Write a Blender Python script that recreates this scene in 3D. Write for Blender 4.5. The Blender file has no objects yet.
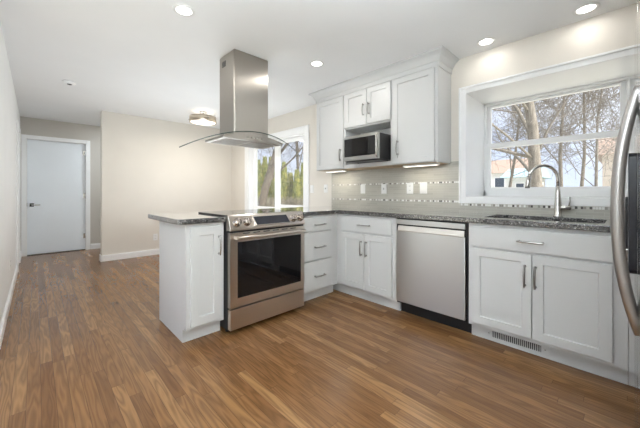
import bpy, bmesh, math, random
from mathutils import Vector, Matrix, noise as mnoise
scene = bpy.context.scene
PI = math.pi

# ------------------------------------------------------------------ camera, sky, sun, exposure
cam_d = bpy.data.cameras.new('camera')
cam_d.sensor_width = 36.0
cam_d.lens = 293.99 * 36.0 / 640.0
cam_d.shift_y = -(214.0 - 192.55) / 640.0
cam_d.clip_start = 0.02
cam_d.clip_end = 400
cam = bpy.data.objects.new('camera', cam_d)
scene.collection.objects.link(cam)
cam.location = (0, 0, 1.103)
cam.rotation_euler = (PI / 2, 0, -0.768)
scene.camera = cam

world = bpy.data.worlds.new('world')
scene.world = world
world.use_nodes = True
wn, wl = world.node_tree.nodes, world.node_tree.links
wn.clear()
w_out = wn.new('ShaderNodeOutputWorld')
w_bg = wn.new('ShaderNodeBackground')
w_tc = wn.new('ShaderNodeTexCoord')
w_sep = wn.new('ShaderNodeSeparateXYZ')
w_ramp = wn.new('ShaderNodeValToRGB')
w_ramp.color_ramp.elements[0].position = 0.0
w_ramp.color_ramp.elements[0].color = (0.56, 0.62, 0.74, 1)
w_ramp.color_ramp.elements[1].position = 0.36
w_ramp.color_ramp.elements[1].color = (0.40, 0.50, 0.74, 1)
w_el = w_ramp.color_ramp.elements.new(0.65)
w_el.color = (1.5, 1.58, 1.7, 1)
w_noise = wn.new('ShaderNodeTexNoise')
w_noise.inputs['Scale'].default_value = 2.2
w_noise.inputs['Detail'].default_value = 5
w_cr = wn.new('ShaderNodeValToRGB')
w_cr.color_ramp.elements[0].position = 0.45
w_cr.color_ramp.elements[1].position = 0.75
w_mix = wn.new('ShaderNodeMix')
w_mix.data_type = 'RGBA'
w_mix.inputs[7].default_value = (0.82, 0.85, 0.92, 1)
wl.new(w_tc.outputs['Generated'], w_sep.inputs[0])
wl.new(w_sep.outputs['Z'], w_ramp.inputs[0])
wl.new(w_tc.outputs['Generated'], w_noise.inputs['Vector'])
wl.new(w_noise.outputs[0], w_cr.inputs[0])
wl.new(w_cr.outputs[0], w_mix.inputs[0])
wl.new(w_ramp.outputs[0], w_mix.inputs[6])
wl.new(w_mix.outputs[2], w_bg.inputs[0])
w_bg.inputs[1].default_value = 0.85
wl.new(w_bg.outputs[0], w_out.inputs[0])

sun_d = bpy.data.lights.new('sun', 'SUN')
sun_d.energy = 4.2
sun_d.color = (1.0, 0.94, 0.84)
sun_d.angle = 0.02
sun = bpy.data.objects.new('sun', sun_d)
scene.collection.objects.link(sun)
sun.rotation_euler = Vector((0.0, 0.75, -0.60)).to_track_quat('-Z', 'Y').to_euler()

# two unseen area lights added to brighten the room by bouncing off the ceiling: one behind the camera, one low behind the peninsula
for (fl, fd_, fs_, fe) in (((0.38, -0.36, 1.35), (-0.25, -0.05, 1.0), 0.9, 45), ((1.75, 4.10, 0.45), (0.0, 0.0, 1.0), 0.9, 12)):
    fill_d = bpy.data.lights.new('bounce_fill', 'AREA')
    fill_d.shape = 'SQUARE'
    fill_d.size = fs_
    fill_d.energy = fe
    fill_d.color = (0.84, 0.93, 1.0)
    fill = bpy.data.objects.new('bounce_fill', fill_d)
    scene.collection.objects.link(fill)
    fill.location = fl
    fill.rotation_euler = Vector(fd_).to_track_quat('-Z', 'Y').to_euler()

vs = scene.view_settings
vs.view_transform = 'Standard'
vs.look = 'None'
vs.exposure = 0.95
vs.gamma = 1.0
vs.use_curve_mapping = False

# ------------------------------------------------------------------ materials
M = {}


class NT:
    def __init__(self, name):
        m = bpy.data.materials.new(name)
        m.use_nodes = True
        self.m, self.t = m, m.node_tree
        self.n, self.l = m.node_tree.nodes, m.node_tree.links
        self.b = self.n['Principled BSDF']

    def new(self, kind, **kw):
        nd = self.n.new(kind)
        for k, v in kw.items():
            setattr(nd, k, v)
        return nd

    def put(self, sock, v):
        if isinstance(v, (int, float)):
            sock.default_value = v
        elif isinstance(v, tuple):
            sock.default_value = v if len(v) != 3 or sock.type == 'VECTOR' else v + (1,)
        else:
            self.l.new(v, sock)

    def math(self, op, a, b=0.0, c=None):
        nd = self.new('ShaderNodeMath', operation=op)
        self.put(nd.inputs[0], a)
        self.put(nd.inputs[1], b)
        if c is not None:
            self.put(nd.inputs[2], c)
        return nd.outputs[0]

    def mix(self, f, a, b, mode='MIX'):
        nd = self.new('ShaderNodeMix', data_type='RGBA', blend_type=mode)
        self.put(nd.inputs[0], f)
        self.put(nd.inputs[6], a)
        self.put(nd.inputs[7], b)
        return nd.outputs[2]

    def pos(self):
        return self.new('ShaderNodeNewGeometry').outputs['Position']

    def comb(self, x, y, z):
        nd = self.new('ShaderNodeCombineXYZ')
        for i, v in enumerate((x, y, z)):
            self.put(nd.inputs[i], v)
        return nd.outputs[0]

    def sep(self, v):
        nd = self.new('ShaderNodeSeparateXYZ')
        self.l.new(v, nd.inputs[0])
        return nd.outputs

    def noise(self, vec, scale=5.0, detail=3.0, rough=0.5):
        nd = self.new('ShaderNodeTexNoise')
        if vec is not None:
            self.l.new(vec, nd.inputs['Vector'])
        nd.inputs['Scale'].default_value = scale
        nd.inputs['Detail'].default_value = detail
        nd.inputs['Roughness'].default_value = rough
        return nd.outputs[0]

    def ramp(self, fac, stops, interp='LINEAR'):
        nd = self.new('ShaderNodeValToRGB')
        cr = nd.color_ramp
        cr.interpolation = interp
        while len(cr.elements) < len(stops):
            cr.elements.new(0.5)
        for e, (p, c) in zip(cr.elements, stops):
            e.position = p
            e.color = tuple(c) + (1,) if len(c) == 3 else c
        self.put(nd.inputs[0], fac)
        return nd.outputs[0]

    def bump(self, h, strength=0.1, dist=0.002):
        nd = self.new('ShaderNodeBump')
        nd.inputs['Strength'].default_value = strength
        nd.inputs['Distance'].default_value = dist
        self.l.new(h, nd.inputs['Height'])
        self.l.new(nd.outputs[0], self.b.inputs['Normal'])

    def set(self, **kw):
        for k, v in kw.items():
            self.put(self.b.inputs[k.replace('_', ' ')], v)
        return self.m


def paint(name, col, rough=0.5, var=0.03, scale=3.0, bump=0.0):
    t = NT(name)
    n = t.noise(t.pos(), scale, 4)
    lo = tuple(c * (1 - var) for c in col)
    hi = tuple(min(1, c * (1 + var)) for c in col)
    t.set(Base_Color=t.ramp(n, [(0.3, lo), (0.7, hi)]), Roughness=rough)
    if bump:
        t.bump(t.noise(t.pos(), 180, 2), bump, 0.001)
    M[name] = t.m
    return t.m


paint('wall_paint', (0.76, 0.715, 0.645), 0.6, 0.015, bump=0.08)
paint('wall_pale', (0.90, 0.905, 0.90), 0.6, 0.015, bump=0.08)
paint('ceiling_paint', (0.90, 0.905, 0.905), 0.7, 0.01, bump=0.05)
paint('wall_paint_shaded', (0.56, 0.525, 0.475), 0.6, 0.015, bump=0.08)  # darker copy of the wall paint: the hall's shade is put into the colour
paint('trim_white', (0.90, 0.90, 0.895), 0.35, 0.01)
paint('cabinet_white', (0.63, 0.63, 0.62), 0.34, 0.015)
paint('niche_grey', (0.45, 0.45, 0.43), 0.5, 0.02)
paint('door_paint', (0.86, 0.90, 0.94), 0.4, 0.015)
paint('plate_white', (0.85, 0.85, 0.83), 0.3, 0.01)
paint('black_plastic', (0.012, 0.012, 0.013), 0.35, 0.1)
paint('dark_slot', (0.03, 0.03, 0.03), 0.6, 0.1)
paint('raw_wood', (0.62, 0.47, 0.31), 0.5, 0.08, 8)
paint('siding_white', (0.80, 0.80, 0.77), 0.6, 0.03)
paint('siding_tan', (0.66, 0.58, 0.50), 0.6, 0.05)
paint('roof_brown', (0.33, 0.24, 0.19), 0.8, 0.1, 4)
paint('roof_blue', (0.33, 0.47, 0.52), 0.7, 0.08, 4)
paint('lawn', (0.52, 0.50, 0.42), 0.9, 0.25, 1.5)
paint('window_dark', (0.08, 0.10, 0.13), 0.15, 0.1)


def bark(name, a, b):
    t = NT(name)
    p = t.sep(t.pos())
    v = t.comb(t.math('MULTIPLY', p[0], 9), t.math('MULTIPLY', p[1], 9), t.math('MULTIPLY', p[2], 2.2))
    n = t.noise(v, 2.0, 5, 0.65)
    t.set(Base_Color=t.ramp(n, [(0.3, a), (0.7, b)]), Roughness=0.9)
    t.bump(n, 0.5, 0.02)
    M[name] = t.m


bark('bark', (0.13, 0.115, 0.095), (0.31, 0.28, 0.24))
bark('bark_dark', (0.06, 0.05, 0.04), (0.16, 0.135, 0.11))


def leafy(name, cols):
    t = NT(name)
    n = t.noise(t.pos(), 7.0, 4, 0.7)
    t.set(Base_Color=t.ramp(n, [(0.25, cols[0]), (0.5, cols[1]), (0.75, cols[2])]), Roughness=0.8)
    M[name] = t.m


leafy('evergreen', [(0.05, 0.08, 0.02), (0.22, 0.25, 0.05), (0.52, 0.46, 0.12)])
leafy('brush_brown', [(0.12, 0.11, 0.08), (0.23, 0.21, 0.16), (0.35, 0.33, 0.26)])


def metal(name, col, rough, streak_axis=2, streak=0.10, aniso=None):
    t = NT(name)
    p = t.sep(t.pos())
    k = [420.0, 420.0, 420.0]
    k[streak_axis] = 3.0
    n = t.noise(t.comb(*[t.math('MULTIPLY', p[i], k[i]) for i in range(3)]), 1.0, 2)
    t.set(Base_Color=col, Metallic=1.0,
          Roughness=t.math('ADD', t.math('MULTIPLY', n, streak), rough - streak * 0.5))
    if aniso:      # brushed: reflections smear along this direction
        t.b.inputs['Anisotropic'].default_value = 0.85
        t.l.new(t.comb(*aniso), t.b.inputs['Tangent'])
    M[name] = t.m


metal('steel_dishwasher', (0.61, 0.615, 0.59), 0.34, 1, 0.08, (0.0, 0.0, 1.0))
metal('steel_range', (0.68, 0.625, 0.57), 0.30, 0, 0.02, (0.0, 0.0, 1.0))
metal('lip_steel', (0.70, 0.665, 0.60), 0.45, 1, 0.05)
metal('steel_knob', (0.40, 0.35, 0.31), 0.22, 2, 0.05)
metal('steel_hood', (0.43, 0.40, 0.36), 0.34, 2, 0.05, (1.0, 1.0, 0.0))
metal('steel_fridge', (0.60, 0.59, 0.58), 0.10, 0, 0.04)
metal('steel_handle', (0.42, 0.40, 0.385), 0.34, 2, 0.08)
metal('nickel', (0.60, 0.585, 0.56), 0.26, 2, 0.05)
metal('pewter', (0.36, 0.35, 0.33), 0.32, 2, 0.05)
metal('brass_band', (0.60, 0.52, 0.42), 0.32, 2, 0.05)
metal('sink_steel', (0.55, 0.55, 0.55), 0.30, 1, 0.08)

t = NT('black_glass')
n = t.noise(t.pos(), 30, 2)
t.set(Base_Color=t.ramp(n, [(0.3, (0.006, 0.006, 0.007)), (0.7, (0.010, 0.010, 0.011))]), Roughness=0.04)
M['black_glass'] = t.m

t = NT('blue_black_glass')
n = t.noise(t.pos(), 30, 2)
t.set(Base_Color=t.ramp(n, [(0.3, (0.008, 0.009, 0.016)), (0.7, (0.012, 0.014, 0.026))]), Roughness=0.28)
M['blue_black_glass'] = t.m


def pane_mat(name, tint, strength):
    t = NT(name)
    t.n.remove(t.b)
    out = [x for x in t.n if x.type == 'OUTPUT_MATERIAL'][0]
    tr = t.new('ShaderNodeBsdfTransparent')
    gl = t.new('ShaderNodeBsdfGlossy')
    gl.inputs['Roughness'].default_value = 0.02
    fr = t.new('ShaderNodeFresnel')
    fr.inputs['IOR'].default_value = 1.45
    tr.inputs[0].default_value = tint + (1,)
    mx = t.new('ShaderNodeMixShader')
    t.l.new(t.math('MULTIPLY', fr.outputs[0], strength), mx.inputs[0])
    t.l.new(tr.outputs[0], mx.inputs[1])
    t.l.new(gl.outputs[0], mx.inputs[2])
    t.l.new(mx.outputs[0], out.inputs[0])
    M[name] = t.m


pane_mat('pane', (0.985, 0.99, 0.99), 0.28)
pane_mat('hood_glass', (0.98, 0.985, 0.98), 0.35)


def glow(name, col, strength):
    t = NT(name)
    n = t.noise(t.pos(), 3, 1)
    t.set(Base_Color=(0.9, 0.9, 0.9), Emission_Color=t.ramp(n, [(0.0, tuple(c * 0.97 for c in col)), (1.0, col)]),
          Emission_Strength=strength, Roughness=0.4)
    M[name] = t.m


glow('lamp_lens', (1.0, 0.97, 0.92), 3.0)
glow('lamp_drum', (1.0, 0.90, 0.76), 1.0)
glow('led_strip', (1.0, 0.94, 0.82), 1.2)

# oak strip floor: boards run along y
t = NT('oak_floor')
W_, L_ = 0.0572, 0.95
p = t.sep(t.pos())
u = t.math('DIVIDE', t.math('ADD', p[0], 20.0), W_)
row = t.math('FLOOR', u)
wn1 = t.new('ShaderNodeTexWhiteNoise', noise_dimensions='1D')
t.l.new(row, wn1.inputs['W'])
vv = t.math('DIVIDE', t.math('ADD', t.math('ADD', p[1], 20.0), t.math('MULTIPLY', wn1.outputs[0], 7.3)), L_)
idx = t.math('FLOOR', vv)
wn2 = t.new('ShaderNodeTexWhiteNoise', noise_dimensions='2D')
t.l.new(t.comb(row, idx, 0.0), wn2.inputs['Vector'])
rnd = wn2.outputs[0]
board = t.ramp(rnd, [(0.0, (0.185, 0.085, 0.031)), (0.35, (0.235, 0.113, 0.042)),
                     (0.7, (0.275, 0.138, 0.052)), (1.0, (0.350, 0.190, 0.078))])
gv = t.comb(t.math('MULTIPLY', p[0], 10.0), t.math('MULTIPLY', p[1], 0.85), t.math('MULTIPLY', rnd, 41.0))
ring = t.noise(gv, 1.6, 2, 0.45)
ringl = t.math('PINGPONG', t.math('MULTIPLY', ring, 9.0), 0.5)
fine = t.noise(t.comb(t.math('MULTIPLY', p[0], 260.0), t.math('MULTIPLY', p[1], 5.0), t.math('MULTIPLY', rnd, 13.0)), 1.0, 3, 0.6)
c1 = t.mix(t.math('MULTIPLY', t.ramp(ringl, [(0.0, (1, 1, 1)), (0.45, (0, 0, 0))]), 0.52), board, (0.085, 0.038, 0.015))
c2 = t.mix(t.math('MULTIPLY', t.ramp(fine, [(0.50, (0, 0, 0)), (0.78, (1, 1, 1))]), 0.10), c1, (0.44, 0.27, 0.13))
fx = t.math('ABSOLUTE', t.math('SUBTRACT', t.math('FRACT', u), 0.5))
fy = t.math('ABSOLUTE', t.math('SUBTRACT', t.math('FRACT', vv), 0.5))
gap = t.math('MAXIMUM', t.math('GREATER_THAN', fx, 0.481), t.math('GREATER_THAN', fy, 0.4988))
c3 = t.mix(t.math('MULTIPLY', gap, 0.6), c2, (0.045, 0.022, 0.012))
t.set(Base_Color=c3, Roughness=t.math('ADD', t.math('MULTIPLY', fine, 0.06), 0.22))
t.b.inputs['Specular IOR Level'].default_value = 0.5
t.bump(t.math('SUBTRACT', t.math('MULTIPLY', fine, 0.12), gap), 0.07, 0.001)
M['oak_floor'] = t.m

# speckled granite
t = NT('granite')
vo = t.new('ShaderNodeTexVoronoi')
t.l.new(t.pos(), vo.inputs['Vector'])
vo.inputs['Scale'].default_value = 210
ng = t.noise(t.pos(), 85, 6, 0.7)
nb = t.noise(t.pos(), 9, 3, 0.6)
sp = t.math('ADD', t.math('MULTIPLY', ng, 0.75), t.math('MULTIPLY', t.sep(vo.outputs['Color'])[0], 0.32))
sp = t.math('ADD', sp, t.math('MULTIPLY', t.math('SUBTRACT', nb, 0.5), 0.35))
t.set(Base_Color=t.ramp(sp, [(0.40, (0.018, 0.018, 0.020)), (0.55, (0.085, 0.083, 0.082)), (0.66, (0.22, 0.21, 0.20)), (0.80, (0.55, 0.54, 0.51))]),
      Roughness=0.08, Coat_Weight=1.0, Coat_Roughness=0.03)
M['granite'] = t.m

# backsplash: long strip tiles laid on the y-z plane
t = NT('strip_tile')
p = t.sep(t.pos())
br = t.new('ShaderNodeTexBrick', offset=0.37, offset_frequency=2)
t.l.new(t.comb(p[1], p[2], 0.0), br.inputs['Vector'])
br.inputs['Color1'].default_value = (0.43, 0.412, 0.36, 1)
br.inputs['Color2'].default_value = (0.50, 0.48, 0.42, 1)
br.inputs['Mortar'].default_value = (0.56, 0.55, 0.50, 1)
br.inputs['Scale'].default_value = 1.0
br.inputs['Mortar Size'].default_value = 0.0012
br.inputs['Brick Width'].default_value = 0.16
br.inputs['Row Height'].default_value = 0.0245
t.set(Base_Color=br.outputs[0], Roughness=0.16)
inv = t.math('SUBTRACT', 1.0, br.outputs['Fac'])
t.bump(inv, 0.3, 0.001)
M['strip_tile'] = t.m

t = NT('mosaic_band')
p = t.sep(t.pos())
cell = t.math('FLOOR', t.math('DIVIDE', p[1], 0.0165))
cr_ = t.math('FLOOR', t.math('DIVIDE', p[2], 0.0125))
w2 = t.new('ShaderNodeTexWhiteNoise', noise_dimensions='2D')
t.l.new(t.comb(cell, 0.0, 0.0), w2.inputs['Vector'])
mc = t.ramp(w2.outputs[0], [(0.0, (0.86, 0.86, 0.83)), (0.48, (0.55, 0.53, 0.48)), (0.72, (0.32, 0.30, 0.27)), (0.90, (0.10, 0.095, 0.09))], 'CONSTANT')
fr = t.math('ABSOLUTE', t.math('SUBTRACT', t.math('FRACT', t.math('DIVIDE', p[1], 0.0165)), 0.5))
t.set(Base_Color=t.mix(t.math('GREATER_THAN', fr, 0.44), mc, (0.50, 0.49, 0.44)), Roughness=0.12)
M['mosaic_band'] = t.m


# ------------------------------------------------------------------ mesh helpers (all given in world coordinates)
class MB:
    def __init__(self):
        self.v, self.f, self.sm = [], [], []

    def add(self, vs_, fs_, smooth=False):
        o = len(self.v)
        self.v += [tuple(a) for a in vs_]
        self.f += [tuple(i + o for i in fc) for fc in fs_]
        self.sm += [smooth] * len(fs_)
        return self

    def box(self, x0, x1, y0, y1, z0, z1):
        x0, x1 = sorted((x0, x1)); y0, y1 = sorted((y0, y1)); z0, z1 = sorted((z0, z1))
        vs_ = [(x, y, z) for z in (z0, z1) for y in (y0, y1) for x in (x0, x1)]
        return self.add(vs_, [(0, 2, 3, 1), (4, 5, 7, 6), (0, 1, 5, 4), (2, 6, 7, 3), (0, 4, 6, 2), (1, 3, 7, 5)])

    def prism(self, loop, off):
        """closed loop of 3-D points pushed along the vector off"""
        n = len(loop)
        a = [Vector(q) for q in loop]
        b = [q + Vector(off) for q in a]
        fs_ = [tuple(range(n)), tuple(range(2 * n - 1, n - 1, -1))]
        fs_ += [(i, (i + 1) % n, n + (i + 1) % n, n + i) for i in range(n)]
        return self.add(a + b, fs_)

    def tube(self, pts, r, n=12, cap=True, flat=None):
        pts = [Vector(q) for q in pts]
        rs = r if isinstance(r, (list, tuple)) else [r] * len(pts)
        vs_, fs_ = [], []
        prev = None
        for i, q in enumerate(pts):
            if i == 0:
                d = pts[1] - pts[0]
            elif i == len(pts) - 1:
                d = pts[-1] - pts[-2]
            else:
                d = (pts[i + 1] - q).normalized() + (q - pts[i - 1]).normalized()
            d.normalize()
            if prev is None:
                a = Vector((0, 0, 1)) if abs(d.z) < 0.9 else Vector((1, 0, 0))
                s_ = d.cross(a).normalized()
            else:
                s_ = (prev - d * prev.dot(d)).normalized()
            prev = s_
            t_ = d.cross(s_)
            k1, k2 = flat if flat else (1, 1)
            for j in range(n):
                an = 2 * PI * j / n
                vs_.append(q + s_ * (math.cos(an) * rs[i] * k1) + t_ * (math.sin(an) * rs[i] * k2))
        for i in range(len(pts) - 1):
            for j in range(n):
                fs_.append((i * n + j, i * n + (j + 1) % n, (i + 1) * n + (j + 1) % n, (i + 1) * n + j))
        self.add(vs_, fs_, True)
        if cap:
            o = len(self.v) - len(vs_)
            self.f.append(tuple(o + j for j in range(n - 1, -1, -1))); self.sm.append(False)
            self.f.append(tuple(o + (len(pts) - 1) * n + j for j in range(n))); self.sm.append(False)
        return self

    def lathe(self, c, prof, axis=(0, 0, 1), n=32, cap=True):
        """profile of (radius, height along the axis)"""
        c = Vector(c); ax = Vector(axis).normalized()
        a = Vector((0, 0, 1)) if abs(ax.z) < 0.9 else Vector((1, 0, 0))
        s_ = ax.cross(a).normalized(); t_ = ax.cross(s_)
        vs_, fs_ = [], []
        for (r, h) in prof:
            for j in range(n):
                an = 2 * PI * j / n
                vs_.append(c + ax * h + s_ * (math.cos(an) * r) + t_ * (math.sin(an) * r))
        for i in range(len(prof) - 1):
            for j in range(n):
                fs_.append((i * n + j, i * n + (j + 1) % n, (i + 1) * n + (j + 1) % n, (i + 1) * n + j))
        o = len(self.v)
        self.add(vs_, fs_, True)
        if cap:
            self.f.append(tuple(o + j for j in range(n - 1, -1, -1))); self.sm.append(False)
            self.f.append(tuple(o + (len(prof) - 1) * n + j for j in range(n))); self.sm.append(False)
        return self

    def build(self, name, mat, parent=None, bevel=0.0, seg=2):
        me = bpy.data.meshes.new(name)
        off = world_loc(parent) if parent else Vector((0, 0, 0))
        me.from_pydata([Vector(q) - off for q in self.v], [], self.f)
        me.polygons.foreach_set('use_smooth', [bool(s) for s in self.sm])
        me.update()
        if len(self.f) < 5000:
            bm = bmesh.new(); bm.from_mesh(me)
            bmesh.ops.recalc_face_normals(bm, faces=bm.faces)
            bm.to_mesh(me); bm.free()
        me.materials.append(M[mat] if isinstance(mat, str) else mat)
        o = bpy.data.objects.new(name, me)
        scene.collection.objects.link(o)
        if parent:
            o.parent = parent
        if bevel:
            b = o.modifiers.new('edge', 'BEVEL')
            b.width = bevel; b.segments = seg; b.limit_method = 'ANGLE'; b.angle_limit = math.radians(40)
        return o


LOC = {}


def world_loc(o):
    v = Vector((0, 0, 0))
    while o:
        v += o.location
        o = o.parent
    return v


def thing(name, label, cat, loc=(0, 0, 0), group=None):
    o = bpy.data.objects.new(name, None)
    o.empty_display_size = 0.05
    scene.collection.objects.link(o)
    o.location = loc
    return tag(o, label, cat, group)


def tag(o, label, cat, group=None):
    o['label'] = label; o['category'] = cat
    if group:
        o['group'] = group
    return o


def struct(o, label=None):
    o['kind'] = 'structure'
    if label:
        o['label'] = label
    return o


def grid_slab(us, vs_, skip, place, depth):
    """slab with rectangular openings: cells of a grid, minus those where skip(u,v); place(u,v,w) -> world"""
    bm = bmesh.new()
    vt = {}
    def gv(i, j):
        if (i, j) not in vt:
            vt[(i, j)] = bm.verts.new((us[i], vs_[j], 0))
        return vt[(i, j)]
    fs_ = []
    for i in range(len(us) - 1):
        for j in range(len(vs_) - 1):
            if skip((us[i] + us[i + 1]) / 2, (vs_[j] + vs_[j + 1]) / 2):
                continue
            fs_.append(bm.faces.new((gv(i, j), gv(i + 1, j), gv(i + 1, j + 1), gv(i, j + 1))))
    r = bmesh.ops.extrude_face_region(bm, geom=fs_)
    for q in r['geom']:
        if isinstance(q, bmesh.types.BMVert):
            q.co.z = depth
    mb = MB()
    bm.verts.index_update()
    bm.verts.ensure_lookup_table()
    mb.add([place(q.co.x, q.co.y, q.co.z) for q in bm.verts], [tuple(q.index for q in fc.verts) for fc in bm.faces])
    bm.free()
    return mb


# ------------------------------------------------------------------ the room
CZ = 2.413      # ceiling
XL = -0.196     # left wall
XR = 2.985      # sink wall
YN, YP, YH = -0.82, 5.79, 7.22
struct(MB().box(XL - 0.1, XR + 0.1, YN - 0.1, YH + 0.6, -0.08, 0).build('floor', 'oak_floor'), 'brown oak strip floor running away down the hall')
struct(MB().box(XL - 0.1, XR + 0.1, YN - 0.1, YH + 0.6, CZ, CZ + 0.12).build('ceiling', 'ceiling_paint'), 'flat white ceiling')
LW3 = (1.45, 3.05, 0.06, 2.08)      # tall window in the left wall, out of frame beside the camera
struct(grid_slab([YN - 0.1, LW3[0], LW3[1], YH + 0.6], [0, LW3[2], LW3[3], CZ], lambda a, b: LW3[0] < a < LW3[1] and LW3[2] < b < LW3[3],
                 lambda a, b, c: (XL - c, a, b), 0.1).build('wall_left', 'wall_pale'), 'pale left wall beside the camera')
# sink wall with its two window openings
KW = (-0.62, 1.060, 1.062, 2.057)   # kitchen window y0 y1 z0 z1
KH = (KW[0] - 0.051, KW[1] + 0.051, KW[2] - 0.041, KW[3] + 0.051)   # rough opening around the box
DW = (3.430, 5.120, 0.760, 2.030)   # dining window
def sk(a, b):
    return any(w[0] < a < w[1] and w[2] < b < w[3] for w in (KH, DW))
struct(grid_slab([YN - 0.1, KH[0], KH[1], DW[0], DW[1], YH + 0.6], [0, DW[2], KH[2], DW[3], KH[3], CZ], sk,
                 lambda a, b, c: (XR + c, a, b), 0.12).build('wall_right', 'wall_paint'), 'beige wall behind sink and cabinets with two windows')
struct(MB().box(XL, XR, YN - 0.1, YN, 0, CZ).build('wall_near', 'wall_paint'), 'beige wall behind the fridge')
# partition and hall end
struct(MB().box(0.752, XR, YP, YP + 0.12, 0, CZ).build('wall_partition', 'wall_paint', None, 0.004), 'plain cream wall panel at the end of the dining area')
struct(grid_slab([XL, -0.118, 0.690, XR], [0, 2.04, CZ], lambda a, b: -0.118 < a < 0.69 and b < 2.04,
                 lambda a, b, c: (a, YH + c, b), 0.12).build('wall_back', 'wall_paint_shaded'), 'shaded beige wall around the hall door')

# hall door
d1 = struct(MB().box(-0.112, 0.684, YH + 0.025, YH + 0.065, 0.012, 2.034).build('door_1', 'door_paint', None, 0.002), 'flat grey-white door at the end of the hall')
cs = MB()
cs.box(-0.185, -0.118, YH - 0.018, YH + 0.001, 0, 2.107); cs.box(0.690, 0.757, YH - 0.018, YH + 0.001, 0, 2.107)
cs.box(-0.118, 0.690, YH - 0.018, YH + 0.001, 2.04, 2.107)
cs.box(-0.118, -0.112, YH, YH + 0.11, 0, 2.04); cs.box(0.684, 0.690, YH, YH + 0.11, 0, 2.04); cs.box(-0.112, 0.684, YH, YH + 0.11, 2.034, 2.04)
cs.build('door_frame', 'trim_white', d1, 0.003)
MB().box(-0.112, 0.684, YH - 0.01, YH + 0.11, 0, 0.011).build('door_gap_shade', 'dark_slot', d1)  # dark strip in place of the shade in the gap under the door
hd = MB()
hd.box(-0.082, -0.026, YH + 0.012, YH + 0.025, 0.855, 0.915)
ho = hd.build('lock_plate', 'black_plastic', d1, 0.004); ho['label'] = 'black square handle plate'
lv = MB()
lv.tube([(-0.054, YH + 0.015, 0.885), (-0.054, YH - 0.035, 0.885), (-0.03, YH - 0.04, 0.885), (0.055, YH - 0.04, 0.885)], 0.009, 10)
lo = lv.build('door_lever', 'nickel', d1); lo['label'] = 'nickel lever handle'
MB().box(-0.1165, -0.1105, YH - 0.006, YH + 0.03, 0.86, 0.92).build('strike_plate', 'pewter', d1)
for z in (0.27, 1.04, 1.86):
    MB().tube([(0.684, YH + 0.012, z - 0.045), (0.684, YH + 0.012, z + 0.045)], 0.008, 8).box(0.655, 0.684, YH + 0.021, YH + 0.026, z - 0.045, z + 0.045).build('hinge', 'nickel', d1)

# side door casing on the left wall near the hall end
d2 = struct(MB().box(XL, XL + 0.006, 5.90, 6.57, 0.0, 2.03).build('door_2', 'trim_white'), 'white side door in the left wall')
MB().box(XL, XL + 0.02, 6.57, 6.64, 0, 2.10).box(XL, XL + 0.02, 5.83, 5.90, 0, 2.10).box(XL, XL + 0.02, 5.90, 6.57, 2.03, 2.10).build('door_frame', 'trim_white', d2, 0.003)


def base_run(name, segs, label=None):
    mb = MB()
    for (x0, x1, y0, y1) in segs:
        mb.box(x0, x1, y0, y1, 0, 0.088)
        gx = 0.006 if abs(x1 - x0) < 0.03 else 0
        gy = 0.006 if abs(y1 - y0) < 0.03 else 0
        mb.box(x0 + (gx if name == 'baseboard_right' else 0), x1 - (gx if name == 'baseboard_left' else 0), y0 + gy, y1, 0.088, 0.10)
    return struct(mb.build(name, 'trim_white', None, 0.002), label)


base_run('baseboard_left', [(XL, XL + 0.016, YN, LW3[0]), (XL, XL + 0.016, LW3[1], 5.82), (XL, XL + 0.016, 6.65, YH)], 'white baseboard along the left wall')
base_run('baseboard_back', [(0.76, XR, YH - 0.016, YH), (XL + 0.016, -0.188, YH - 0.016, YH)], 'white baseboard beside the hall door')
base_run('baseboard_partition', [(0.742, XR, YP - 0.016, YP), (0.736, 0.752, YP - 0.016, YP + 0.136)], 'white baseboard under the cream wall')
base_run('baseboard_right', [(XR - 0.016, XR, 2.96, YP - 0.016)], 'white baseboard under the dining window')

# ---------------- kitchen box window
def casing(mb, x, y0, y1, z0, z1, w, prof=True):
    """picture-frame casing proud of the wall face x (towards -x), around an opening"""
    def bar(a0, a1, b0, b1, t):
        mb.box(x - t, x + 0.001, a0, a1, b0, b1)
    bar(y0 - w, y0, z0 - w, z1 + w, 0.016); bar(y1, y1 + w, z0 - w, z1 + w, 0.016)
    bar(y0, y1, z1, z1 + w, 0.016); bar(y0, y1, z0 - w, z0, 0.016)
    if prof:
        e = 0.018
        bar(y0 - w, y0 - w + e, z0 - w, z1 + w, 0.026); bar(y1 + w - e, y1 + w, z0 - w, z1 + w, 0.026)
        bar(y0 - w + e, y1 + w - e, z1 + w - e, z1 + w, 0.026)


XG = 3.52
k = MB()
k.box(XR + 0.001, XG + 0.05, KW[1], KW[1] + 0.05, KW[2] - 0.04, KW[3] + 0.05)
k.box(XR + 0.001, XG + 0.05, KW[0] - 0.05, KW[0], KW[2] - 0.04, KW[3] + 0.05)
k.box(XR + 0.001, XG + 0.05, KW[0], KW[1], KW[3], KW[3] + 0.05)
k.box(XR + 0.001, XG + 0.05, KW[0], KW[1], KW[2] - 0.04, KW[2])
win1 = struct(k.build('window_1', 'trim_white', None, 0.002), 'deep white box window over the sink')
k = MB()
casing(k, XR, KW[0], KW[1], KW[2], KW[3], 0.062)
k.build('window_casing', 'trim_white', win1, 0.003)


def sash(mb, x, y0, y1, z0, z1, s, b, t_, d=0.04):
    mb.box(x, x + d, y0, y0 + s, z0, z1); mb.box(x, x + d, y1 - s, y1, z0, z1)
    mb.box(x, x + d, y0 + s, y1 - s, z0, z0 + b); mb.box(x, x + d, y0 + s, y1 - s, z1 - t_, z1)


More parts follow.
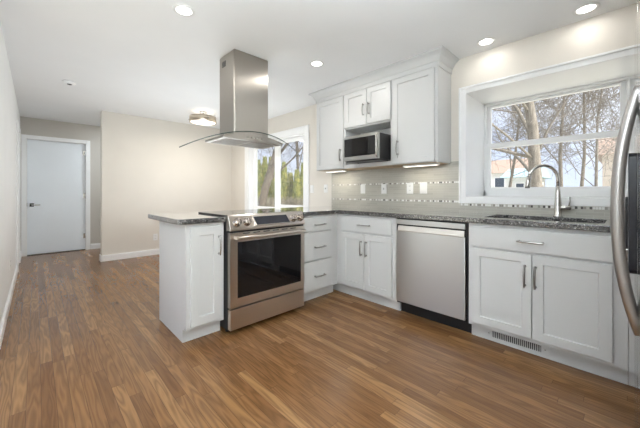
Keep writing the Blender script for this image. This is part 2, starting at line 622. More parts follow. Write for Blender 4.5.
fr = MB()
fr.box(XG - 0.02, XG + 0.06, KW[1] - 0.022, KW[1], KW[2], KW[3]); fr.box(XG - 0.02, XG + 0.06, KW[0], KW[0] + 0.022, KW[2], KW[3])
fr.box(XG - 0.02, XG + 0.06, KW[0], KW[1], KW[2], KW[2] + 0.065); fr.box(XG - 0.02, XG + 0.06, KW[0], KW[1], KW[3] - 0.020, KW[3])
fr.box(XG - 0.02, XG + 0.06, -0.034, -0.010, KW[2] + 0.065, KW[3] - 0.02)
fr.build('window_frame', 'trim_white', win1, 0.003)
for (y0, y1) in ((-0.010, 1.038), (-0.598, -0.034)):
    s1 = MB()
    sash(s1, XG + 0.020, y0, y1, 1.595, 2.037, 0.036, 0.028, 0.022)
    so = s1.build('upper_sash', 'trim_white', win1, 0.003)
    MB().box(XG + 0.036, XG + 0.042, y0 + 0.036, y1 - 0.036, 1.623, 2.015).build('pane', 'pane', so)
    s1 = MB()
    sash(s1, XG - 0.018, y0, y1, 1.127, 1.625, 0.040, 0.030, 0.052, 0.038)
    so = s1.build('lower_sash', 'trim_white', win1, 0.003)
    MB().box(XG - 0.004, XG + 0.002, y0 + 0.04, y1 - 0.04, 1.157, 1.573).build('pane', 'pane', so)

# ---------------- dining window (two side-by-side lites)
k = MB()
for (y0, y1, z0, z1) in ((DW[1] - 0.02, DW[1], DW[2], DW[3]), (DW[0], DW[0] + 0.02, DW[2], DW[3]), (DW[0], DW[1], DW[2], DW[2] + 0.02), (DW[0], DW[1], DW[3] - 0.02, DW[3])):
    k.box(XR + 0.001, XR + 0.16, y0, y1, z0, z1)
win2 = struct(k.build('window_2', 'trim_white', None, 0.002), 'white two-lite window in the dining area')
k = MB(); casing(k, XR, DW[0], DW[1], DW[2], DW[3], 0.105, False)
k.box(XR - 0.05, XR + 0.01, DW[0] - 0.12, DW[1] + 0.12, DW[2] - 0.025, DW[2])
k.build('window_casing', 'trim_white', win2, 0.004)
for (y0, y1) in ((DW[0] + 0.02, 4.30), (4.27, DW[1] - 0.02)):
    s1 = MB()
    xx = XR + (0.075 if y0 < 4 else 0.105)
    br_h = 0.113 if y0 < 4 else 0.060
    sash(s1, xx, y0, y1, DW[2] + 0.02, DW[3] - 0.02, 0.105, br_h, 0.06, 0.035)
    so = s1.build('sash', 'trim_white', win2, 0.003)
    MB().box(xx + 0.014, xx + 0.020, y0 + 0.105, y1 - 0.105, DW[2] + 0.02 + br_h, DW[3] - 0.08).build('pane', 'pane', so)

# ---------------- tall window in the left wall
k = MB()
for (y0, y1, z0, z1) in ((LW3[0], LW3[0] + 0.06, LW3[2], LW3[3]), (LW3[1] - 0.06, LW3[1], LW3[2], LW3[3]), (LW3[0], LW3[1], LW3[2], LW3[2] + 0.08), (LW3[0], LW3[1], LW3[3] - 0.06, LW3[3])):
    k.box(XL - 0.08, XL - 0.02, y0, y1, z0, z1)
win3 = struct(k.build('window_3', 'trim_white', None, 0.002), 'tall white window in the left wall')
for (y0, y1) in ((LW3[0] + 0.06, LW3[1] - 0.06),):
    MB().box(XL - 0.053, XL - 0.047, y0, y1, LW3[2] + 0.08, LW3[3] - 0.06).build('pane', 'pane', win3)

# ---------------- tiled backsplash with two mosaic bands
XB = XR - 0.012
bs = MB()
bs.box(XB, XR - 0.0005, 1.124, 2.845, 0.9145, 1.41)
bs.box(XB, XR - 0.0005, YN, 1.124, 0.9145, 0.998)
bso = struct(bs.build('trim_1', 'strip_tile'), 'grey-beige strip tile backsplash')
mb = MB(); mb.box(XB - 0.002, XB + 0.003, 1.124, 2.845, 1.198, 1.214); mb.build('mosaic_band', 'mosaic_band', bso)
mb = MB(); mb.box(XB - 0.002, XB + 0.003, 1.124, 2.845, 1.006, 1.024); mb.box(XB - 0.002, XB + 0.003, YN, 1.124, 0.978, 0.997); mb.build('mosaic_band', 'mosaic_band', bso)

# ------------------------------------------------------------------ cabinets
FX, FY = 2.377, 2.186        # faces of the sink run (looking to -x) and of the peninsula (looking to -y)
TOE, TK = 0.105, 0.064


class Face:
    """maps (along, up, out of the face) to the world"""
    def __init__(self, kind, at):
        self.kind, self.at = kind, at

    def __call__(self, a, b, c):
        return (self.at - c, a, b) if self.kind == 'x' else (a, self.at - c, b)


SINK, PEN, UP = Face('x', FX), Face('y', FY), Face('x', 2.685)


def slab(F, a0, a1, b0, b1, c0, c1, mb=None):
    mb = mb or MB()
    p_, q_ = F(a0, b0, c0), F(a1, b1, c1)
    return mb.box(p_[0], q_[0], p_[1], q_[1], p_[2], q_[2])


def shaker(F, a0, a1, b0, b1, s=0.056, t_=0.020, rec=0.009):
    a0, a1 = min(a0, a1), max(a0, a1)
    def ring(da, c):
        return [F(a0 + da, b0 + da, c), F(a1 - da, b0 + da, c), F(a1 - da, b1 - da, c), F(a0 + da, b1 - da, c)]
    rings = [ring(0, 0.0005), ring(0, t_ - 0.002), ring(0.002, t_), ring(s, t_), ring(s + 0.004, t_ - rec)]
    vs_, fs_ = [], []
    for r in rings:
        vs_ += r
    for i in range(len(rings) - 1):
        for j in range(4):
            fs_.append((i * 4 + j, i * 4 + (j + 1) % 4, (i + 1) * 4 + (j + 1) % 4, (i + 1) * 4 + j))
    fs_.append((0, 3, 2, 1)); e = (len(rings) - 1) * 4
    fs_.append((e, e + 1, e + 2, e + 3))
    return MB().add(vs_, fs_)


def pull(F, a, b, length, vertical, parent, mat='pewter', c0=0.020):
    """flat bow pull with two feet"""
    mb = MB()
    h = length / 2
    pts = []
    for i in range(13):
        q = -1 + 2 * i / 12
        out = c0 + 0.030 - 0.008 * q * q
        pts.append(F(a, b + q * h, out) if vertical else F(a + q * h, b, out))
    rs = [0.0075 - 0.002 * abs(-1 + 2 * i / 12) for i in range(13)]
    mb.tube(pts, rs, 8)
    for q in (-0.86, 0.86):
        o_ = (a, b + q * h) if vertical else (a + q * h, b)
        mb.tube([F(o_[0], o_[1], c0), F(o_[0], o_[1], c0 + 0.004), F(o_[0], o_[1], c0 + 0.025)], [0.009, 0.0055, 0.005], 8)
    return mb.build('handle', mat, parent)


def carcass(F, a0, a1, depth, parent, top=0.8755):
    mb = MB()
    lp = [F(a0, 0.0, -TK), F(a0, TOE, -TK), F(a0, TOE, 0), F(a0, top, 0), F(a0, top, -depth), F(a0, 0.0, -depth)]
    q0, q1 = Vector(F(a0, 0, 0)), Vector(F(a1, 0, 0))
    mb.prism(lp, q1 - q0)
    return mb.build('cabinet_body', 'cabinet_white', parent, 0.0015)


# peninsula end cabinet
c = thing('base_cabinet', 'narrow white one-door base cabinet at the free end of the peninsula', 'cabinet', (0.92, 2.5, 0), 'white kitchen base cabinets')
carcass(PEN, 0.772, 1.060, 0.628, c)
d = shaker(PEN, 0.802, 1.036, 0.128, 0.848, 0.062).build('door', 'cabinet_white', c)
pull(PEN, 1.012, 0.700, 0.150, True, d, 'nickel')

# drawer stack between range and corner
c = thing('base_cabinet', 'white base cabinet with three stacked drawers right of the range', 'cabinet', (2.1, 2.5, 0), 'white kitchen base cabinets')
carcass(PEN, 1.826, FX - 0.001, 0.606, c)
for (z0, z1, pz) in ((0.718, 0.852, 0.777), (0.426, 0.704, 0.551), (0.122, 0.412, 0.258)):
    d = slab(PEN, 1.850, 2.262, z0, z1, 0.0005, 0.020).build('drawer', 'cabinet_white', c, 0.003)
    pull(PEN, 2.088, pz, 0.150, False, d)

# corner cabinet on the sink wall
c = thing('base_cabinet', 'white two-door base cabinet in the corner left of the dishwasher', 'cabinet', (2.68, 1.8, 0), 'white kitchen base cabinets')
carcass(SINK, 1.452, 2.790, 0.596, c)
d = slab(SINK, 1.493, 2.108, 0.704, 0.850, 0.0005, 0.020).build('drawer', 'cabinet_white', c, 0.003)
pull(SINK, 1.805, 0.776, 0.150, False, d)
d = shaker(SINK, 1.812, 2.108, 0.128, 0.684).build('door', 'cabinet_white', c); pull(SINK, 1.840, 0.542, 0.150, True, d)
d = shaker(SINK, 1.493, 1.806, 0.128, 0.684).build('door', 'cabinet_white', c); pull(SINK, 1.778, 0.542, 0.150, True, d)

# sink cabinet
c = thing('base_cabinet', 'wide white two-door base cabinet under the sink', 'cabinet', (2.68, 0.4, 0), 'white kitchen base cabinets')
mb = MB()      # open-topped carcass: the sink bowl hangs inside
for (y0, y1) in ((0.808, 0.826), (-0.014, 0.004)):
    mb.prism([SINK(y0, 0, -TK), SINK(y0, TOE, -TK), SINK(y0, TOE, 0), SINK(y0, 0.8755, 0), SINK(y0, 0.8755, -0.596), SINK(y0, 0, -0.596)], (0, y1 - y0, 0))
mb.box(FX, FX + 0.02, 0.004, 0.808, 0.80, 0.8755); mb.box(FX, FX + 0.02, 0.004, 0.808, TOE, 0.80)
mb.box(FX + TK, FX + TK + 0.02, 0.004, 0.808, 0, TOE); mb.box(FX + 0.02, FX + 0.596, 0.004, 0.808, TOE, TOE + 0.018)
mb.box(FX + 0.58, FX + 0.596, 0.004, 0.808, TOE + 0.018, 0.60)
mb.build('cabinet_body', 'cabinet_white', c)
d = slab(SINK, 0.046, 0.798, 0.704, 0.850, 0.0005, 0.020).build('drawer', 'cabinet_white', c, 0.003)
pull(SINK, 0.432, 0.774, 0.150, False, d, 'nickel')
d = shaker(SINK, 0.428, 0.798, 0.132, 0.690).build('door', 'cabinet_white', c); pull(SINK, 0.464, 0.546, 0.150, True, d)
d = shaker(SINK, 0.046, 0.422, 0.132, 0.690).build('door', 'cabinet_white', c); pull(SINK, 0.406, 0.546, 0.150, True, d)

# the cabinet that runs on behind the fridge
c = thing('base_cabinet', 'white base cabinet running on behind the fridge, mostly hidden', 'cabinet', (2.68, -0.4, 0), 'white kitchen base cabinets')
carcass(SINK, -0.80, -0.016, 0.596, c)
d = shaker(SINK, -0.62, -0.040, 0.132, 0.850).build('door', 'cabinet_white', c)

# back panel of the peninsula, facing the dining area
tag(MB().box(1.062, 1.824, 2.775, 2.805, 0, 0.8755).build('back_panel', 'cabinet_white', None, 0.002), 'white panel closing the peninsula behind the range', 'panel')

# dishwasher
c = thing('dishwasher', 'stainless steel dishwasher between the white base cabinets', 'dishwasher', (2.68, 1.14, 0))
Y0, Y1 = 0.832, 1.448
slab(SINK, Y0 + 0.002, Y1 - 0.002, 0.105, 0.870, -0.58, -0.001).build('tub_body', 'black_plastic', c)
slab(SINK, Y0 + 0.002, Y1 - 0.002, 0.002, 0.104, -0.10, -0.075).build('toe_kick', 'black_plastic', c)
slab(SINK, Y0 + 0.014, Y1 - 0.004, 0.122, 0.758, 0.0, 0.022).build('door', 'steel_dishwasher', c, 0.004)
slab(SINK, Y0 + 0.014, Y1 - 0.004, 0.820, 0.863, 0.0, 0.024).build('control_strip', 'steel_dishwasher', c, 0.003)
mb = MB()      # pocket handle: a dark recess above a lip that leans back
mb.prism([SINK(Y0 + 0.022, 0.759, 0.001), SINK(Y0 + 0.022, 0.759, 0.0225), SINK(Y0 + 0.022, 0.764, 0.024), SINK(Y0 + 0.022, 0.806, 0.010), SINK(Y0 + 0.022, 0.806, 0.001)], (0, Y1 - Y0 - 0.044, 0))
mb.build('handle_lip', 'lip_steel', c)

# toe-kick register
c = thing('vent_register', 'white slotted heating register in the toe kick under the sink', 'vent', (FX + TK, 0.53, 0.055))
slab(SINK, 0.345, 0.725, 0.014, 0.094, -TK + 0.0004, -TK + 0.004).build('register_plate', 'cabinet_white', c, 0.001)
slab(SINK, 0.388, 0.682, 0.032, 0.076, -TK + 0.0035, -TK + 0.005).build('dark_opening', 'dark_slot', c)
mb = MB()
for i in range(25):
    y = 0.394 + i * 0.282 / 24
    slab(SINK, y - 0.0022, y + 0.0022, 0.032, 0.076, -TK + 0.004, -TK + 0.008, mb)
mb.build('louvers', 'cabinet_white', c)
for y in (0.366, 0.704):
    MB().lathe(SINK(y, 0.054, -TK + 0.004), [(0.005, 0), (0.005, 0.001), (0.002, 0.002)], (-1, 0, 0), 10).build('screw', 'pewter', c)

# ------------------------------------------------------------------ countertop
CT0, CT = 0.876, 0.914
us = [0.710, 1.0645, 1.8195, 2.343, 2.475, 2.875, XB - 0.0005]
vsy = [YN + 0.001, 0.085, 0.765, 2.152, 2.705, 2.945]
def skc(a, b):
    if b > 2.705:
        return False
    if b > 2.152:
        return 1.0645 < a < 1.8195
    if a < 2.343:
        return True
    return 2.475 < a < 2.875 and 0.085 < b < 0.765
g = grid_slab(us, vsy, skc, lambda a, b, w: (a, b, CT0 + w), CT - CT0)
ct = g.build('countertop', 'granite')
bm = bmesh.new(); bm.from_mesh(ct.data)
def vert_edges(x, y):
    return [e for e in bm.edges if all(abs(q.co.x - x) < 1e-4 and abs(q.co.y - y) < 1e-4 for q in e.verts)]
bmesh.ops.bevel(bm, geom=vert_edges(0.710, 2.152), offset=0.045, segments=6, affect='EDGES', profile=0.5)
bmesh.ops.bevel(bm, geom=vert_edges(0.710, 2.945), offset=0.030, segments=5, affect='EDGES', profile=0.5)
for (x, y) in ((2.475, 0.085), (2.475, 0.765), (2.875, 0.085), (2.875, 0.765)):
    bmesh.ops.bevel(bm, geom=vert_edges(x, y), offset=0.04, segments=5, affect='EDGES', profile=0.5)
bm.to_mesh(ct.data); bm.free()
b = ct.modifiers.new('edge', 'BEVEL'); b.width = 0.004; b.segments = 2; b.limit_method = 'ANGLE'; b.angle_limit = math.radians(50)
tag(ct, 'dark speckled granite countertop over the base cabinets and peninsula', 'countertop')

# undermount sink bowl
c = thing('kitchen_sink', 'stainless steel undermount sink set into the granite below the window', 'sink', (2.675, 0.425, 0.69))
def rrect(x0, x1, y0, y1, r, z, n=5):
    o = []
    for (cx, cy, a0) in ((x1 - r, y1 - r, 0), (x0 + r, y1 - r, 90), (x0 + r, y0 + r, 180), (x1 - r, y0 + r, 270)):
        for i in range(n + 1):
            an = math.radians(a0 + 90 * i / n)
            o.append((cx + r * math.cos(an), cy + r * math.sin(an), z))
    return o
rings = [rrect(2.455, 2.895, 0.065, 0.785, 0.05, 0.8752), rrect(2.473, 2.877, 0.083, 0.767, 0.045, 0.8752), rrect(2.480, 2.870, 0.09, 0.76, 0.045, 0.72),
         rrect(2.52, 2.83, 0.13, 0.72, 0.04, 0.695), rrect(2.52, 2.83, 0.13, 0.72, 0.04, 0.692), rrect(2.475, 2.875, 0.085, 0.765, 0.05, 0.717), rrect(2.455, 2.895, 0.065, 0.785, 0.05, 0.8732)]
mb = MB(); n = len(rings[0]); vs_ = []; fs_ = []
for r in rings:
    vs_ += r
for i in range(len(rings)):
    if i == 3:
        continue
    i2 = (i + 1) % len(rings)
    for j in range(n):
        fs_.append((i * n + j, i * n + (j + 1) % n, i2 * n + (j + 1) % n, i2 * n + j))
fs_.append(tuple(range(3 * n, 4 * n))); fs_.append(tuple(range(5 * n - 1, 4 * n - 1, -1)))
mb.add(vs_, fs_).build('bowl', 'sink_steel', c)
MB().lathe((2.69, 0.425, 0.695), [(0.045, 0), (0.045, 0.003), (0.032, 0.004), (0.030, 0.001)], n=20).build('drain', 'nickel', c)

# faucet
bx, by = 2.925, 0.360
c = thing('faucet', 'brushed nickel gooseneck faucet with pull-down spout behind the sink', 'faucet', (bx, by, CT))
MB().lathe((bx, by, CT + 0.0005), [(0.029, 0), (0.029, 0.006), (0.024, 0.012), (0.0225, 0.09), (0.020, 0.14), (0.0165, 0.19), (0.0135, 0.24)], n=20).build('faucet_body', 'nickel', c)
ex, ey = 2.845, 0.535
dx, dy = ex - bx, ey - by
pts = [(bx, by, CT + 0.235), (bx, by, CT + 0.29)]
R_ = 0.5
for i in range(1, 15):
    an = PI * i / 15 * 0.97
    q = (1 - math.cos(an)) / 2
    pts.append((bx + dx * q, by + dy * q, CT + 0.29 + 0.113 * math.sin(an)))
MB().tube(pts, 0.0125, 14).build('gooseneck', 'nickel', c)
e = pts[-1]
MB().tube([e, (ex + 0.002, ey + 0.004, 1.185), (ex + 0.003, ey + 0.007, 1.150), (ex + 0.003, ey + 0.008, 1.140)], [0.0145, 0.017, 0.020, 0.018], 14).build('spray_head', 'nickel', c)
MB().lathe((ex + 0.003, ey + 0.0085, 1.1385), [(0.016, 0), (0.016, 0.003)], n=14).build('spray_nozzle', 'dark_slot', c)
mb = MB(); mb.tube([(bx, by - 0.018, 0.988), (bx, by - 0.030, 0.988), (bx, by - 0.075, 0.988), (bx, by - 0.080, 0.988)], [0.017, 0.0165, 0.0165, 0.012], 14)
mb.tube([(bx, by - 0.066, 0.998), (bx, by - 0.070, 1.030), (bx, by - 0.072, 1.068)], [0.006, 0.005, 0.0045], 8)
mb.build('lever', 'nickel', c)

# ------------------------------------------------------------------ range
RX0, RX1, RF = 1.066, 1.818, 2.094
c = thing('range_oven', 'stainless slide-in electric range with black glass oven window', 'range', (1.442, 2.4, 0))
MB().box(RX0 + 0.002, RX1 - 0.002, RF + 0.042, 2.69, 0.03, 0.896).build('oven_body', 'black_plastic', c)
mb = MB(); mb.box(RX0 - 0.001, RX1 + 0.001, RF + 0.05, 2.702, 0.9155, 0.926); mb.box(RX0 + 0.002, RX1 - 0.002, RF + 0.05, 2.69, 0.896, 0.9155)
mb.build('cooktop', 'black_glass', c, 0.002)
for (x, y, r) in ((1.25, 2.29, 0.105), (1.63, 2.29, 0.085), (1.25, 2.53, 0.075), (1.63, 2.53, 0.10)):
    MB().lathe((x, y, 0.9261), [(r, 0), (r, 0.0003), (r - 0.004, 0.0003), (r - 0.004, 0)], n=36, cap=False).build('burner_ring', 'niche_grey', c)
# sloped control panel: from the vent strip up to the cooktop
pl = [(RX0, RF + 0.042, 0.806), (RX0, RF - 0.006, 0.806), (RX0, RF - 0.008, 0.820), (RX0, RF + 0.028, 0.918), (RX0, RF + 0.040, 0.928), (RX0, RF + 0.060, 0.928), (RX0, RF + 0.060, 0.80)]
MB().prism(pl, (RX1 - RX0, 0, 0)).build('control_panel', 'steel_range', c, 0.0025)
sl = Vector((0, 0.036, 0.098)).normalized(); nr = Vector((0, -sl.z, sl.y))
def onpanel(x, s_, o_):
    q = Vector((x, RF - 0.008, 0.820)) + sl * s_ + nr * o_
    return tuple(q)
mb = MB()      # display wedge, wider at the top, standing proud of the panel
lo_ = [onpanel(1.290, 0.012, 0.016), onpanel(1.640, 0.012, 0.016), onpanel(1.622, 0.092, 0.006), onpanel(1.270, 0.092, 0.006)]
hi_ = [onpanel(1.290, 0.012, -0.002), onpanel(1.640, 0.012, -0.002), onpanel(1.622, 0.092, -0.002), onpanel(1.270, 0.092, -0.002)]
mb.add(lo_ + hi_, [(0, 1, 2, 3), (7, 6, 5, 4), (0, 4, 5, 1), (1, 5, 6, 2), (2, 6, 7, 3), (3, 7, 4, 0)])
ds = mb.build('display_housing', 'steel_range', c, 0.001)
mb = MB()
mb.add([onpanel(1.297, 0.017, 0.0165), onpanel(1.633, 0.017, 0.0165), onpanel(1.614, 0.0885, 0.0075), onpanel(1.278, 0.0885, 0.0075),
        onpanel(1.297, 0.017, 0.012), onpanel(1.633, 0.017, 0.012), onpanel(1.614, 0.0885, 0.004), onpanel(1.278, 0.0885, 0.004)],
       [(0, 1, 2, 3), (7, 6, 5, 4), (0, 4, 5, 1), (1, 5, 6, 2), (2, 6, 7, 3), (3, 7, 4, 0)])
mb.build('display_glass', 'blue_black_glass', ds)
for x in (1.128, 1.214, 1.690, 1.768):
    kb = MB().lathe(onpanel(x, 0.050, 0.0), [(0.034, 0), (0.034, 0.004), (0.029, 0.006), (0.028, 0.030), (0.0255, 0.034), (0.012, 0.035)], tuple(nr), 24)
    ko = kb.build('knob', 'steel_knob', c)
    q = Vector(onpanel(x, 0.050, 0.034))
    MB().prism([q + sl * 0.026 + Vector((0.005, 0, 0)), q - sl * 0.026 + Vector((0.005, 0, 0)), q - sl * 0.026 - Vector((0.005, 0, 0)), q + sl * 0.026 - Vector((0.005, 0, 0))], nr * 0.010).build('grip', 'steel_knob', ko, 0.002)
MB().box(RX0 + 0.004, RX1 - 0.004, RF + 0.010, RF + 0.045, 0.782, 0.806).build('vent_gap', 'black_plastic', c)
od = MB()
od.box(RX0 + 0.002, RX1 - 0.002, RF, RF + 0.040, 0.716, 0.790); od.box(RX0 + 0.002, RX1 - 0.002, RF, RF + 0.040, 0.208, 0.278)
od.box(RX0 + 0.002, 1.130, RF, RF + 0.040, 0.278, 0.716); od.box(1.776, RX1 - 0.002, RF, RF + 0.040, 0.278, 0.716)
odo = od.build('oven_door', 'steel_range', c)
MB().box(1.130, 1.776, RF + 0.0015, RF + 0.035, 0.278, 0.716).build('oven_window', 'black_glass', odo)
for i in range(6):
    x = 1.175 + i * 0.095
    MB().box(x, x + 0.062, RF - 0.0015, RF + 0.01, 0.776, 0.783).build('vent_slot', 'dark_slot', odo)
mb = MB(); hp = []
for i in range(17):
    q = -1 + 2 * i / 16
    hp.append((1.442 + q * 0.345, RF - 0.052 + 0.006 * q * q, 0.752))
mb.tube(hp, 0.0125, 12, flat=(1, 1))
for x in (1.115, 1.769):
    mb.box(x - 0.012, x + 0.012, RF - 0.048, RF + 0.002, 0.742, 0.762)
mb.build('oven_handle', 'steel_range', odo, 0.001)
MB().box(RX0 + 0.002, RX1 - 0.002, RF, RF + 0.040, 0.040, 0.196).build('storage_drawer', 'steel_range', c, 0.003)
for (x, y) in ((1.10, 2.20), (1.78, 2.20), (1.10, 2.64), (1.78, 2.64)):
    MB().lathe((x, y, 0), [(0.018, 0), (0.018, 0.012), (0.012, 0.014), (0.012, 0.031)], n=12).build('foot', 'black_plastic', c)

# ------------------------------------------------------------------ island hood
HX, HY0, HY1 = 1.475, 2.455, 2.755
c = thing('range_hood', 'stainless island range hood with curved glass canopy hanging from the ceiling', 'range hood', (HX, 2.6, CZ))
def arch(x):
    return 1.652 - 0.45 * (x - HX) ** 2
ch = MB(); ch.box(1.290, 1.660, HY0, HY1, 1.64, CZ - 0.0005)
cho = ch.build('chimney', 'steel_hood', c, 0.012, 3)
mb = MB()
mb.box(1.2885, 1.2905, HY1 - 0.135, HY1 - 0.065, 2.300, 2.355)
go = mb.build('vent_grille', 'dark_slot', cho)
mb = MB()
for i in range(5):
    mb.box(1.287, 1.2895, HY1 - 0.132, HY1 - 0.068, 2.306 + i * 0.0105, 2.309 + i * 0.0105)
mb.build('grille_slats', 'pewter', go)
# steel tray under the glass, its top following the curve
def tray_loop(y):
    lp = [(1.165, y, 1.583), (1.800, y, 1.583)]
    for i in range(17):
        x = 1.800 - i * 0.635 / 16
        lp.append((x, y, arch(x) - 0.004))
    return lp
MB().prism(tray_loop(2.405), (0, 0.385, 0)).build('hood_body', 'steel_hood', c, 0.002)
for x0 in (1.205, 1.485):
    mb = MB(); mb.box(x0, x0 + 0.265, 2.45, 2.75, 1.579, 1.5835)
    fo = mb.build('grease_filter', 'nickel', c)
    mb = MB()
    for i in range(12):
        mb.box(x0 + 0.012 + i * 0.0205, x0 + 0.022 + i * 0.0205, 2.465, 2.735, 1.577, 1.5795)
    mb.build('filter_slots', 'pewter', fo)
for x in (1.184, 1.778):
    MB().lathe((x, 2.60, 1.5795), [(0.014, 0), (0.014, 0.004)], n=16).build('hood_lamp', 'plate_white', c)
for i in range(5):
    MB().lathe((1.40 + i * 0.037, 2.405, 1.612), [(0.009, 0), (0.009, 0.003), (0.007, 0.005)], (0, -1, 0), 12).build('button', 'nickel', c)
# canopy glass: front edge bows out, ends taper back
gl_pts = []
N_, D_ = 40, 0.008
top_, bot_ = [], []
vs_, fs_ = [], []
for i in range(N_ + 1):
    q = -1 + 2 * i / N_
    for j in range(7):
        w = j / 6
        yf = 2.335 + 0.145 * q * q
        yr = 2.855
        xs_ = HX + q * (0.65 - 0.125 * w)
        y = yf + (yr - yf) * w
        z = arch(xs_)
        vs_.append((xs_, y, z))
nv = len(vs_)
vs_ += [(a, b_, c_ + D_) for (a, b_, c_) in vs_]
for i in range(N_):
    for j in range(6):
        a = i * 7 + j
        fs_.append((a, a + 1, a + 8, a + 7)); fs_.append((nv + a, nv + a + 7, nv + a + 8, nv + a + 1))
edge = []
for i in range(N_):
    for j in (0,):
        a, b_ = i * 7 + j, (i + 1) * 7 + j
        edge.append((a, b_, nv + b_, nv + a))
gob = MB().add(vs_, fs_, True).build('canopy_glass', 'hood_glass', c)
paint('glass_edge', (0.035, 0.055, 0.05), 0.15, 0.05)
MB().add(vs_, edge).build('glass_edge', 'glass_edge', gob)

# ------------------------------------------------------------------ wall cabinets
UB, UT = 1.392, 2.280
def upper(y0, y1, label):
    o = thing('wall_cabinet', label, 'cabinet', (2.85, (y0 + y1) / 2, UB), 'white wall cabinets')
    return o
def ubody(y0, y1, z0, z1, parent):
    slab(UP, y0, y1, z0, z1, -0.299, 0).build('cabinet_body', 'cabinet_white', parent, 0.0015)
c = upper(2.352, 2.840, 'white one-door wall cabinet left of the microwave')
ubody(2.352, 2.840, UB, UT, c)
d = shaker(UP, 2.362, 2.826, UB + 0.006, UT - 0.008).build('door', 'cabinet_white', c); pull(UP, 2.398, 1.560, 0.145, True, d)
slab(UP, 2.375, 2.815, UB - 0.004, UB + 0.001, -0.285, -0.02).build('wood_underside', 'raw_wood', c)
c = upper(1.690, 2.352, 'white two-door wall cabinet with open niche holding the microwave')
slab(UP, 1.691, 2.351, 1.855, UT, -0.299, 0).build('cabinet_body', 'cabinet_white', c, 0.0015)
nb_ = MB()
slab(UP, 1.691, 1.709, 1.437, 1.855, -0.299, 0, nb_); slab(UP, 2.333, 2.351, 1.437, 1.855, -0.299, 0, nb_)
slab(UP, 1.691, 2.351, UB, 1.437, -0.299, 0, nb_); slab(UP, 1.709, 2.333, 1.437, 1.855, -0.299, -0.285, nb_)
nb_.build('niche', 'cabinet_white', c, 0.0015)
d = shaker(UP, 2.016, 2.338, 1.872, UT - 0.008).build('door', 'cabinet_white', c); pull(UP, 2.050, 2.040, 0.130, True, d)
d = shaker(UP, 1.700, 2.010, 1.872, UT - 0.008).build('door', 'cabinet_white', c); pull(UP, 1.976, 2.040, 0.130, True, d)
slab(UP, 1.700, 2.342, UB - 0.004, UB + 0.001, -0.285, -0.02).build('wood_underside', 'raw_wood', c)
c = upper(1.204, 1.690, 'white one-door wall cabinet right of the microwave, nearest the window')
ubody(1.204, 1.690, UB, UT, c)
d = shaker(UP, 1.232, 1.676, UB + 0.006, UT - 0.008).build('door', 'cabinet_white', c); pull(UP, 1.612, 1.560, 0.145, True, d)
slab(UP, 1.225, 1.675, UB - 0.004, UB + 0.001, -0.285, -0.02).build('wood_underside', 'raw_wood', c)

# crown molding running round the top of the wall cabinets, mitred at both ends
prof = [(0.0, 2.2805), (0.010, 2.2805), (0.010, 2.325), (0.018, 2.330), (0.024, 2.345), (0.040, 2.372), (0.062, 2.392), (0.078, 2.398), (0.080, CZ - 0.0005), (0.0, CZ - 0.0005)]
path = []
mb = MB(); vs_, fs_ = [], []
n = len(prof)
ya, yb, xf, xw = 1.204, 2.840, 2.685, XR - 0.001
for (o_, z) in prof:
    vs_.append((xw, ya - o_, z))
for (o_, z) in prof:
    vs_.append((xf - o_, ya - o_, z))
for (o_, z) in prof:
    vs_.append((xf - o_, yb + o_, z))
for (o_, z) in prof:
    vs_.append((xw, yb + o_, z))
for s_ in range(3):
    for j in range(n):
        fs_.append((s_ * n + j, s_ * n + (j + 1) % n, (s_ + 1) * n + (j + 1) % n, (s_ + 1) * n + j))
fs_.append(tuple(range(n))); fs_.append(tuple(range(4 * n - 1, 3 * n - 1, -1)))
tag(mb.add(vs_, fs_).build('crown_molding', 'cabinet_white'), 'white crown molding between the wall cabinets and the ceiling', 'molding')

# under-cabinet lights
def under_light(y0, y1, label, watt):
    o = thing('undercabinet_light', label, 'light', (2.80, (y0 + y1) / 2, UB - 0.004), 'under-cabinet light bars')
    MB().box(2.77, 2.83, y0, y1, UB - 0.020, UB - 0.0045).build('housing', 'plate_white', o, 0.002)
    MB().box(2.775, 2.825, y0 + 0.01, y1 - 0.01, UB - 0.0225, UB - 0.0195).build('lens', 'led_strip', o)
    ld = bpy.data.lights.new('undercabinet_lamp', 'AREA'); ld.shape = 'RECTANGLE'; ld.size = 0.04; ld.size_y = y1 - y0 - 0.02
    ld.energy = watt; ld.color = (1.0, 0.93, 0.80)
    lo_ = bpy.data.objects.new('undercabinet_lamp', ld); scene.collection.objects.link(lo_)
    lo_.location = (2.80, (y0 + y1) / 2, UB - 0.026)
under_light(2.44, 2.76, 'slim light bar glowing under the wall cabinet left of the microwave', 0.6)
under_light(1.25, 1.62, 'slim light bar glowing under the wall cabinet nearest the window', 0.5)

# microwave
MX0, MX1, MY0, MY1, MZ0, MZ1 = 2.475, 2.835, 1.722, 2.190, 1.450, 1.716
c = thing('microwave_oven', 'compact stainless and black microwave standing in the cabinet niche', 'microwave', (2.655, 1.956, 1.437))
MB().box(MX0 + 0.03, MX1, MY0, MY1, MZ0, MZ1).build('casing', 'black_plastic', c, 0.004)
fm = MB()
zb, zt = MZ0 + 0.044, MZ1 - 0.026
fm.box(MX0, MX0 + 0.029, MY0 + 0.001, MY1 - 0.001, MZ0 + 0.001, zb); fm.box(MX0, MX0 + 0.029, MY0 + 0.001, MY1 - 0.001, zt, MZ1 - 0.001)
fm.box(MX0, MX0 + 0.029, MY0 + 0.001, MY0 + 0.022, zb, zt); fm.box(MX0, MX0 + 0.029, MY1 - 0.018, MY1 - 0.001, zb, zt)
fo = fm.build('front_frame', 'steel_dishwasher', c)
MB().box(MX0 + 0.001, MX0 + 0.028, MY0 + 0.145, MY1 - 0.018, zb, zt).build('door_window', 'black_glass', c, 0.002)
